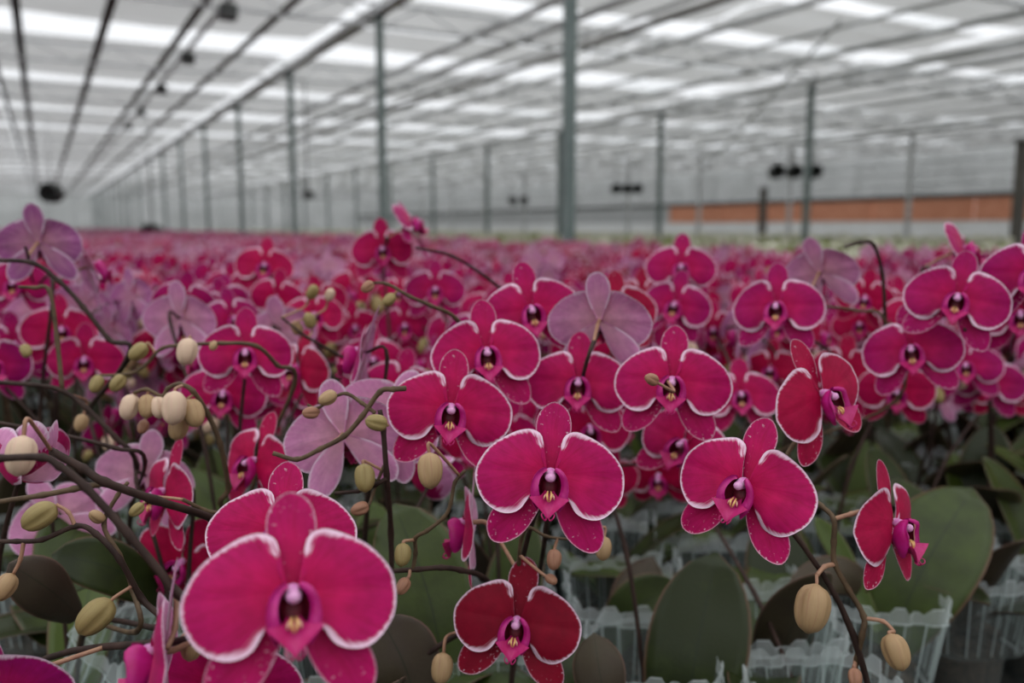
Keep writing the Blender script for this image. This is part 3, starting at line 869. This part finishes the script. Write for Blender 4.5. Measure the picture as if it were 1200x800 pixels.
hero('orchid plant with a lone pink-backed bloom and green ribbed buds on wiry stems', (-.42, .66),
     stems=[([(190, 735, .52), (165, 700, .51), (140, 655, .50), (112, 625, .50), (90, 616, .50), (50, 632, .50), (20, 634, .50), (-20, 634, .50)], .0021, .0013, DK, True),
            ([(160, 740, .53), (155, 690, .53), (140, 650, .52), (122, 615, .52), (138, 580, .52), (150, 565, .52)], .0018, .0012, OL, True),
            ([(88, 616, .50), (80, 600, .50), (66, 591, .50)], .0013, .001, PE, False),
            ([(28, 634, .50), (24, 655, .50), (16, 672, .50)], .0013, .001, PE, False)],
     flowers=[(68, 606, 112, 168, 8, 28, 2, .3)], auto=False,
     buds=[(66, 592, 26, 618, .50, OLV), (16, 672, -6, 704, .50, TAN), (131, 703, 92, 742, .50, OLV), (122, 610, 105, 600, .52, TAN)],
     leaves=[([(190, 700, .72), (130, 665, .68), (60, 650, .66)], 62, False, .25), ([(90, 720, .66), (55, 690, .62), (10, 660, .60)], 62, True, .2), ([(95, 690, .72), (80, 640, .74), (120, 590, .80)], 75, False, .45)], std_leaves=1,
     rot=.75, tilt=(30, .02))
hero('orchid plant with a pale pink bloom seen from behind and a crimson bloom beside it', (-.27, .70),
     stems=[([(275, 660, .60), (262, 608, .57), (240, 598, .56), (214, 585, .55)], .0019, .0013, OL, True)],
     flowers=[(172, 556, 116, 158, 12, -16, 1, .35), (194, 576, 128, -66, 4, 12, 3, .6), (214, 657, 118, -28, -22, 38, 2, .75)], auto=False, std_leaves=2,
     buds=[(168, 590, 152, 604, .56, OLV)])
hero('orchid plant with pale lilac petal backs and tiny buds on a zigzag stem', (-.12, .68),
     stems=[([(455, 690, .62), (458, 625, .60), (453, 556, .57), (449, 503, .56), (445, 480, .56)], .0022, .0017, DK, True),
            ([(475, 455, .565), (461, 456, .56), (445, 459, .56), (424, 488, .56), (403, 511, .56), (375, 526, .56), (348, 538, .56), (320, 531, .56)], .0019, .0015, OL, False),
            ([(440, 484, .56), (424, 472, .56), (406, 461, .56), (390, 466, .56), (372, 478, .56), (360, 474, .56)], .0014, .0009, OL, False),
            ([(453, 560, .57), (440, 568, .57), (420, 575, .58), (392, 578, .58)], .0016, .0013, DK, False),
            ([(450, 545, .57), (437, 578, .57), (433, 590, .56), (428, 593, .56)], .0012, .0009, OL, False)],
     flowers=[(300, 540, 122, -52, 6, 14, 3, .62), (402, 508, 138, 172, 10, 12, 0, .25), (458, 490, 130, 165, 0, -30, 2, .25), (424, 412, 118, -97, 14, 8, 4, .1)], auto=False,
     buds=[(454, 498, 428, 492, .555, OLV), (394, 460, 374, 472, .56, TAN), (374, 483, 354, 484, .56, RED), (426, 543, 428, 577, .565, OLV), (432, 592, 411, 600, .56, RED)],
     leaves=[([(520, 780, .66), (500, 690, .68), (462, 590, .74)], 108, False, .55), ([(490, 830, .62), (472, 775, .62), (445, 722, .63)], 92, True, .3)], std_leaves=1)
hero('orchid plant with a dark red bloom hanging low above the clear pots', (-.08, .62),
     stems=[([(580, 712, .62), (568, 678, .60), (540, 668, .57), (517, 665, .56), (490, 667, .56), (461, 669, .56)], .0022, .0016, DK, True),
            ([(484, 667, .56), (487, 648, .56), (487, 630, .555), (500, 622, .55), (520, 606, .55), (528, 590, .55), (533, 565, .55), (545, 551, .55)], .0014, .0012, OL, False),
            ([(606, 690, .60), (608, 660, .58), (611, 632, .57), (620, 618, .56), (640, 628, .56), (668, 632, .56)], .0015, .0009, OL, False)],
     flowers=[(606, 727, 150, -4, -4, 9, 1, 1.0), (548, 612, 138, -92, 2, 6, 2, .6), (482, 556, 108, -95, -10, 30, 'cup', .2)], auto=False,
     buds=[(503, 530, 505, 573, .53, TAN), (473, 636, 470, 664, .55, OLV), (478, 677, 466, 696, .55, RED), (520, 764, 515, 802, .58, TAN), (708, 628, 706, 657, .58, TAN), (650, 643, 648, 668, .56, RED), (640, 675, 652, 683, .56, RED)],
     leaves=[([(715, 850, .64), (703, 790, .64), (696, 742, .66)], 62, True, .35), ([(680, 830, .66), (675, 780, .68), (682, 745, .70)], 38, False, .4)], std_leaves=1)
hero('orchid plant with a big face-on magenta bloom under a slightly smaller one', (.05, .70),
     stems=[([(628, 690, .68), (640, 620, .62), (642, 560, .56), (600, 515, .60), (540, 482, .625), (490, 470, .62)], .0022, .0013, DK, True)],
     flowers=[(645, 555, 176, 1, 2, 4, 0, .34), (528, 478, 146, 4, 4, 6, 1, .45)], auto=False, std_leaves=0)
hero('orchid plant whose three blooms peep from behind larger magenta ones', (.02, .76),
     flowers=[(570, 412, 130, 4, 8, -4, 2, .38), (622, 362, 118, 6, 6, -10, 3, .30), (556, 515, 96, -25, -18, 0, 4, .7)], std_leaves=2)
hero('orchid plant with a round white-rimmed bloom beside a pale one seen from behind', (.13, .76),
     flowers=[(678, 447, 124, -2, 6, 2, 3, .40), (703, 374, 122, 172, 18, 0, 0, .2), (722, 362, 96, 8, 6, 0, 1, .85), (690, 500, 105, 10, -12, 0, 2, .55)], std_leaves=0,
     leaves=[([(795, 900, .76), (815, 770, .76), (840, 647, .80)], 118, False, .2)])
hero('orchid plant with two overlapping blooms tipped towards a brown bud', (.22, .69),
     flowers=[(788, 446, 136, -2, 5, 3, 4, .36), (803, 519, 118, -22, 4, 24, 2, .40), (772, 556, 84, -10, -30, 0, 3, .8), (712, 560, 88, 30, -25, 0, 1, .7)], std_leaves=0,
     buds=[(170+600, 448, 757, 441, .56, RED)])
hero('orchid plant with a bright leaning bloom, two side-on crimson ones and fat tan buds', (.265, .60),
     stems=[([(1000, 840, 0.60), (1001, 790, 0.56), (1010, 745, 0.545), (1012, 722, 0.545), (994, 690, 0.545), (978, 660, 0.545), (977, 635, 0.545), (977, 608, 0.545), (962, 592, 0.555), (935, 570, 0.585), (918, 545, .60), (935, 512, .605), (950, 482, .60)], .0020, .0015, OL, True),
            ([(977, 608, 0.545), (998, 602, 0.545), (1018, 598, 0.555), (1032, 604, 0.560)], .0015, .0018, PE, False),
            ([(978, 661, 0.545), (966, 664, 0.540), (957, 674, 0.535)], .0016, .0014, PE, False),
            ([(1012, 724, 0.545), (1035, 728, 0.540), (1048, 740, 0.535)], .0014, .0012, PE, False),
            ([(1003, 770, 0.555), (1000, 790, 0.545), (996, 805, 0.535)], .0014, .0012, RED.replace('bud_red', 'pedicel'), False)],
     flowers=[(873, 566, 166, -17, 4, 16, 3, .42), (962, 462, 146, 50, 6, -24, 1, .80), (1046, 613, 152, 66, 2, -10, 2, .78)], auto=False,
     buds=[(957, 684, 946, 742, .53, TAN), (1042, 742, 1058, 786, .53, TAN), (1001, 782, 1003, 806, .535, RED)],
     std_leaves=0)
hero('leafy orchid plant with a broad upright dark leaf standing behind the front pots', (.31, .93),
     leaves=[([(925, 800, .93), (915, 690, .95), (905, 596, 1.0)], 78, False, .12), ([(1035, 705, .94), (985, 672, .90), (925, 690, .86)], 46, True, .3)], std_leaves=1, auto=False)
hero('leafy orchid plant with one large oval mid-green leaf filling its clear pot', (.40, .89),
     leaves=[([(1040, 760, .90), (1085, 660, .90), (1140, 572, .96)], 114, False, .45), ([(1030, 740, .90), (985, 650, .93), (955, 605, .95)], 26, False, .95)], std_leaves=0, auto=False)
hero('leafy orchid plant with short brown-backed leaves folded inside its pot', (.13, .89),
     leaves=[([(770, 770, .90), (745, 710, .90), (765, 652, .93)], 62, True, .35), ([(715, 760, .90), (745, 712, .89), (797, 686, .88)], 62, False, .35)], std_leaves=0, auto=False)
hero('orchid plant with a purple-magenta bloom lifted on a stem above a bare twig', (.30, 1.02),
     stems=[([(1036, 420, .88), (1037, 372, .86), (1034, 322, .85), (1024, 287, .84), (1008, 284, .84), (990, 289, .84)], .0020, .0016, DK, False),
            ([(1050, 470, .92), (1037, 376, .86), (1005, 364, .86), (962, 358, .86)], .0020, .0013, OL, True)],
     flowers=[(911, 358, 106, -10, 8, -2, 2, .18), (962, 318, 92, 160, 20, 10, 0, .2), (990, 432, 84, -14, -2, 5, 1, .75), (905, 432, 74, -20, 0, 0, 3, .8)], std_leaves=2)
hero('orchid plant with a pair of wide purple-magenta blooms beside a thin dark stem', (.42, 1.03),
     flowers=[(1068, 408, 110, -2, 6, -6, 3, .20), (1122, 348, 116, 2, 8, 12, 2, .20), (1128, 292, 96, 82, 18, 30, 1, .2), (1050, 455, 88, 5, -14, 0, 0, .6)], std_leaves=2)
hero('orchid plant with purple blooms cut off by the bench end beside two wide ones', (.56, 1.03),
     flowers=[(1212, 318, 118, -6, 4, 0, 4, .10), (1196, 366, 96, 0, -6, 0, 0, .25), (1175, 455, 70, 10, -10, 0, 1, .7)], std_leaves=2)
hero('orchid plant with two dusky blooms stacked closely among the front orchids', (.24, 1.12),
     flowers=[(798, 312, 82, 2, 8, 4, 1, .25), (792, 356, 84, -12, 4, 10, 2, .15), (752, 348, 72, -10, 4, 0, 0, .85), (835, 385, 70, 4, -2, 0, 3, .5), (868, 462, 92, 4, 10, -2, 0, .4)], std_leaves=2)
hero('orchid plant with a small bud-tipped twig reaching over neighbouring blooms', (.0, .89),
     stems=[([(560, 420, .74), (535, 374, .70), (505, 358, .68), (480, 347, .67), (455, 333, .67), (437, 331, .67)], .0020, .0012, OL, True)],
     flowers=[(470, 452, 92, 0, -6, 12, 4, .35), (510, 338, 72, 0, 4, 0, 1, .18)], auto=False,
     buds=[(437, 331, 424, 341, .67, RED), (462, 345, 450, 357, .67, OLV)], std_leaves=2)
hero('tall orchid plant with a small bloom and an upright pale petal beside it', (-.13, 1.10),
     flowers=[(448, 291, 74, 0, 6, -4, 2, .45), (482, 262, 76, 75, 30, 30, 0, .1), (416, 335, 62, -12, 0, 0, 1, .6)], std_leaves=2,
     stems=[([(600, 350, .95), (570, 325, .90), (530, 300, .87), (487, 290, .86)], .0019, .0014, DK, False)])
hero('tall orchid plant holding a backlit mauve bloom above the whole bench', (-.52, .92),
     flowers=[(46, 284, 96, 164, 12, 6, 3, .0), (105, 312, 92, 100, 20, 20, 0, .1), (20, 330, 80, -30, 0, 0, 1, .2)], std_leaves=2,
     stems=[([(150, 420, .74), (128, 398, .74), (98, 360, .74), (70, 330, .74), (38, 308, .74), (-10, 305, .74)], .0024, .0019, DK, True)])
hero('orchid plant of bare forked stems with most blooms dropped', (-.40, .82),
     stems=[([(160, 545, .72), (135, 512, .70), (100, 477, .70), (72, 457, .70), (40, 451, .70), (-15, 447, .70)], .0023, .0018, DK, True),
            ([(73, 458, .70), (67, 400, .70), (58, 341, .70), (40, 337, .70), (22, 336, .70)], .0019, .0014, OL, False),
            ([(170, 540, .64), (135, 525, .62), (62, 507, .62), (-15, 493, .62)], .0016, .0014, DK, True)],
     flowers=[(-12, 425, 96, 20, 0, 0, 1, .0), (100, 420, 86, -10, -4, 0, 2, .4), (70, 385, 84, 10, 2, 0, 3, .5)], auto=False, std_leaves=2,
     buds=[(98, 485, 92, 506, .75, TAN), (28, 404, 32, 418, .78, OLV)])
hero('orchid plant with a cream bud on an arching tip hung with olive buds', (-.26, .83),
     stems=[([(345, 450, .74), (325, 428, .72), (300, 405, .70), (260, 402, .70), (220, 404, .70), (190, 408, .70), (170, 428, .70), (150, 438, .70), (112, 440, .70)], .0020, .0012, OL, True)],
     flowers=[(288, 412, 108, -4, 4, 0, 2, .30), (262, 460, 98, -6, -2, 6, 1, .32), (212, 372, 92, 150, 10, 0, 0, .2), (350, 430, 92, -48, 4, 6, 4, .8)], auto=False,
     buds=[(222, 396, 216, 428, .69, CRM), (172, 403, 152, 421, .70, OLV), (146, 440, 130, 458, .70, OLV), (118, 440, 108, 460, .70, OLV), (252, 400, 248, 410, .70, TAN)], std_leaves=2)
hero('orchid plant with a drooping cluster of pale tan buds curled at its stem tip', (-.21, .78),
     stems=[([(270, 600, .68), (268, 570, .66), (258, 520, .64), (243, 484, .63), (226, 458, .62), (210, 450, .62), (197, 455, .62), (190, 464, .62), (172, 456, .62), (157, 460, .62)], .0024, .0013, OL, True)],
     flowers=[], auto=False, std_leaves=2,
     buds=[(156, 462, 147, 492, .62, CRM), (173, 462, 172, 490, .62, TAN), (205, 458, 203, 498, .61, CRM), (220, 468, 232, 500, .62, TAN), (212, 484, 206, 516, .63, TAN), (184, 465, 188, 490, .62, CRM), (170, 492, 165, 508, .63, RED)])
hero('orchid plant with paired olive buds behind a zigzag stem', (-.13, .96),
     stems=[([(430, 440, .86), (395, 415, .82), (360, 395, .80), (330, 372, .80)], .0019, .0012, DK, True)],
     flowers=[(310, 310, 68, -4, 6, 6, 3, .55), (330, 385, 84, 165, 14, 10, 1, .2), (436, 420, 80, 8, 0, 0, 2, .45)], auto=False,
     buds=[(362, 350, 370, 334, .84, OLV), (384, 352, 389, 338, .84, CRM), (365, 385, 360, 366, .82, OLV), (352, 392, 344, 376, .82, TAN)], std_leaves=2)
for lab, pot in (('leafy orchid plant without open blooms, its leaves spilling over a tilted pot', (-.30, .90)),
                 ('leafy orchid plant without open blooms behind the dark red hanging bloom', (.06, .80)),
                 ('leafy orchid plant without open blooms beside the broad oval leaf', (.53, .95)),
                 ('leafy orchid plant without open blooms past the bench-end blooms', (.66, 1.02)),
                 ('leafy orchid plant without open blooms in the second row of pots', (.19, .99))):
    hero(lab, pot, std_leaves=4, auto=False)

# ------------------------------------------------------------------ the crowd of plants behind
def field_spec(seed):
    """one plant: leaves, spikes, flower frames, buds; local origin on the bench, blooms face -Y"""
    rnd = random.Random(seed)
    sp = dict(leaves=[], stems=[], flowers=[], buds=[])
    a0 = rnd.uniform(0, pi)
    for k in range(5):
        sp['leaves'].append((rnd.randrange(4), Matrix.Translation((0, 0, POTH-.075)) @ Matrix.Rotation(a0+k*pi+rnd.uniform(-.5, .5), 4, 'Z') @ Matrix.Scale(rnd.uniform(.75, 1.05), 4), rnd.random()))
    for s in range(2):
        h = rnd.uniform(.36, .455) if s == 0 else rnd.uniform(.30, .40)
        az = rnd.uniform(-.5, .5) + (0 if s == 0 else rnd.choice((-.9, .9)))
        d = Vector((sin(az), -cos(az), 0)); sd = Vector((cos(az), sin(az), 0))
        pts = [Vector((0, 0, POTH-.08)), d*.005+sd*.01+Vector((0, 0, .16)), -d*.01+Vector((0, 0, h*.62)), d*.01+Vector((0, 0, h-.045)), d*.055+Vector((0, 0, h-.008)), d*.105+Vector((0, 0, h-.010)), d*.155+Vector((0, 0, h-.045))]
        me, c = stem_mesh(pts, .0026, .0011, 'stem_dark' if rnd.random() < .6 else 'stem_olive', sub=5, sides=6)
        sp['stems'].append(me)
        nf = rnd.choice((3, 4, 4)) if s == 0 else 3
        for k in range(nf):
            q = c[int(len(c)*(.52+.34*k/nf))]; side = 1 if k % 2 else -1
            Z = (d*.9 + sd*side*rnd.uniform(.1, .6) + Vector((0, 0, rnd.uniform(-.25, .25)))).normalized()
            P = q + sd*side*.026 + d*.02 + Vector((0, 0, rnd.uniform(-.012, .012)))
            X = Vector((0, 0, 1)).cross(Z).normalized(); Y = Z.cross(X)
            R = Matrix((X, Y, Z)).transposed() @ Matrix.Rotation(rnd.uniform(-.3, .3), 3, 'Z')
            sp['flowers'].append((Matrix.Translation(P) @ R.to_4x4() @ Matrix.Scale(rnd.uniform(.82, 1.02), 4), rnd.randrange(5)))
        for k in range(rnd.choice((2, 3, 4))):
            q = c[-1-k*2]; dr = (Vector((0, 0, -1)) + sd*(.6 if k % 2 else -.6) + d*.3).normalized()
            sp['buds'].append((q+dr*.004, dr, .016+.005*k, rnd.choice((TAN, OLV, OLV, CRM)), k))
    return sp
SPECS = [field_spec(100+k) for k in range(9)]
rf = random.Random(77)
NUM = ['no', 'one', 'two', 'three', 'four', 'five', 'six', 'seven', 'eight', 'nine']
def tint_word(t): return 'purple-magenta' if t < .25 else ('magenta' if t < .6 else 'crimson')
def field_plant(P, w, near):
    sp = SPECS[rf.randrange(len(SPECS))]
    turn = rf.gauss(0, 36) if rf.random() < .76 else rf.uniform(90, 270)
    tint = rf.choice((.02, .1, .18, .25, .32, .4, .55, .75))
    back = abs(turn) > 85
    lab = '%s orchid with %s blooms, %s buds, %s, in the %s rows' % (tint_word(tint), NUM[len(sp['flowers'])], NUM[len(sp['buds'])], 'turned away, pale backs showing' if back else 'blooms facing the aisle', 'nearer' if near else 'farther')
    e = tag(link('orchid_plant', None, None, Matrix.Translation(P) @ Matrix.Rotation(-YAW+RAD(turn), 4, 'Z')), lab, 'orchid', lab.replace(' orchid with', ' orchids with'))
    e.empty_display_size = .03
    link('collar', COLLAR, e)
    if near: link('cup', CUP, e); link('bark', BARK, e)
    for i, (lv, M, t) in enumerate(sp['leaves'] if near else sp['leaves'][:3]): link('leaf', LEAF[lv], e, M, t)
    for me in sp['stems']: link('stem', me, e)
    for M, k in sp['flowers']: add_flower(e, M, k, min(1, max(0, tint+rf.uniform(-.08, .08))), 0 if near else 1)
    for b in (sp['buds'] if near else sp['buds'][::2]): add_bud(e, *b)
NEARW, NIND = 1.75, 300
free = [k for k in range(len(CELLS)) if k not in USED]
free = [k for k in free if CELLS[k][0] > 1.04]
seen = [k for k in free if INVIEW(CELLS[k])]
ind = seen[:NIND-len(USED)]; inds = set(ind)
for k in ind:
    w, u, P = CELLS[k]
    field_plant(P+Vector((rf.uniform(-.008, .008), rf.uniform(-.008, .008), 0)), w, w < NEARW)
rest = [k for k in free if k not in inds]

# far rows: too many to count, one object
def scatter(name, pts, rots, scls, protos, label, cat):
    me = bpy.data.meshes.new(name); me.from_pydata([tuple(p) for p in pts], [], [])
    a = me.attributes.new('rz', 'FLOAT', 'POINT'); a.data.foreach_set('value', rots)
    a = me.attributes.new('sc', 'FLOAT', 'POINT'); a.data.foreach_set('value', scls)
    o = link(name, me); tag(o, label, cat); o['kind'] = 'stuff'
    pc = bpy.data.collections.new(name+'_kinds')
    for k, m in enumerate(protos):
        pc.objects.link(bpy.data.objects.new('%s_kind' % name, m))
    g = bpy.data.node_groups.new(name, 'GeometryNodeTree')
    g.interface.new_socket('Geometry', in_out='INPUT', socket_type='NodeSocketGeometry'); g.interface.new_socket('Geometry', in_out='OUTPUT', socket_type='NodeSocketGeometry')
    N, L = g.nodes, g.links
    gi, go = N.new('NodeGroupInput'), N.new('NodeGroupOutput')
    ci = N.new('GeometryNodeCollectionInfo'); ci.inputs['Collection'].default_value = pc; ci.inputs['Separate Children'].default_value = True; ci.inputs['Reset Children'].default_value = True
    ip = N.new('GeometryNodeInstanceOnPoints'); ip.inputs['Pick Instance'].default_value = True
    na = N.new('GeometryNodeInputNamedAttribute'); na.data_type = 'FLOAT'; na.inputs['Name'].default_value = 'rz'
    nb = N.new('GeometryNodeInputNamedAttribute'); nb.data_type = 'FLOAT'; nb.inputs['Name'].default_value = 'sc'
    cx = N.new('ShaderNodeCombineXYZ'); L.new(na.outputs[0], cx.inputs[2])
    rv = N.new('FunctionNodeRandomValue'); rv.data_type = 'INT'
    for s_ in rv.inputs:
        if s_.name == 'Max' and s_.type == 'INT': s_.default_value = len(protos)-1
        if s_.name == 'Min' and s_.type == 'INT': s_.default_value = 0
    L.new(gi.outputs[0], ip.inputs['Points']); L.new(ci.outputs[0], ip.inputs['Instance'])
    L.new([s_ for s_ in rv.outputs if s_.type == 'INT'][0], ip.inputs['Instance Index'])
    L.new(cx.outputs[0], ip.inputs['Rotation']); L.new(nb.outputs[0], ip.inputs['Scale'])
    L.new(ip.outputs[0], go.inputs[0])
    md = o.modifiers.new('scatter', 'NODES'); md.node_group = g
    return o
FARM = ['petal_face_far', 'petal_back_far', 'lip_lobe', 'throat', 'column_pink', 'stem_olive', 'bud_olive', 'leaf_top', 'clear_plastic']
farp = []
for sp in SPECS[:6]:
    mb = MB()
    for M, k in sp['flowers']: mb.join(LOFI[k % 3], M, [0, 1, 2, 3, 4])
    for b, dr, ln, c, k in sp['buds']: mb.ellipsoid(b+dr*ln*.5, (ln*.35, ln*.35, ln*.5), 6, 6, 4)
    mb.tube([(0, 0, .09), (0, 0, .3)], .003, 4, 5)
    for a in (0, 2.1, 4.2): mb.ellipsoid((.05*cos(a), .05*sin(a), .16), (.05, .03, .008), 7, 8, 4, Matrix.Rotation(a, 3, 'Z'))
    mb.tube([(0, 0, 0), (0, 0, POTH-.09), (0, 0, POTH-.08), (0, 0, POTH)], [.036, .042, .048, .061], 12, 8, False)
    farp.append(mb.mesh('far_orchid', FARM))
fp = [CELLS[k][2] for k in rest]
scatter('orchid_rows', fp, [-YAW+(RAD(rf.gauss(0, 40)) if rf.random() < .75 else rf.uniform(0, 6.28)) for _ in fp], [rf.uniform(.93, 1.03) for _ in fp], farp,
        'countless magenta orchids filling the bench into the distance', 'orchids')
youngp = []
for s_ in range(4):
    rnd = random.Random(300+s_); mb = MB()
    for k in range(9):
        a = rnd.uniform(0, 6.28); up = rnd.uniform(.5, 1.2); ln = rnd.uniform(.13, .20)
        d = Vector((cos(a)*cos(up), sin(a)*cos(up), sin(up)))
        b0 = Vector((0, 0, .14))
        l_ = leaf_mb([b0, b0+d*ln*.6+Vector((0, 0, .02)), b0+d*ln], .05, (-d.x*d.z, -d.y*d.z, 1), n=4)
        mb.join(l_, Matrix.Identity(4), [0, 0])
    for k in range(2 if s_ == 1 else 0):
        mb.ellipsoid((rnd.uniform(-.08, .08), rnd.uniform(-.08, .08), rnd.uniform(.30, .38)), (.035, .035, .03), 1, 7, 4)
    mb.tube([(0, 0, 0), (0, 0, .14)], .05, 8, 2)
    youngp.append(mb.mesh('young_plant', ['young_leaf', 'pale_bloom', 'bench_black']))
yp = []
x = 3.9
while x < 19:
    y = 0.0
    while y < 60:
        if not (11.1 < x < 11.9):
            p = Vector((x+rf.uniform(-.04, .04), y+rf.uniform(-.04, .04), BENCH)); u, w = p.dot(RIGHT), p.dot(FH)
            if w > 2.5 and abs(u) < .64*w+.4: yp.append(p)
        y += .23
    x += .23
scatter('young_plants', yp, [rf.uniform(0, 6.28) for _ in yp], [rf.uniform(.75, 1.05) for _ in yp], youngp, 'rows of yellow-green young plants dotted with pale blooms on the next bench', 'plants')
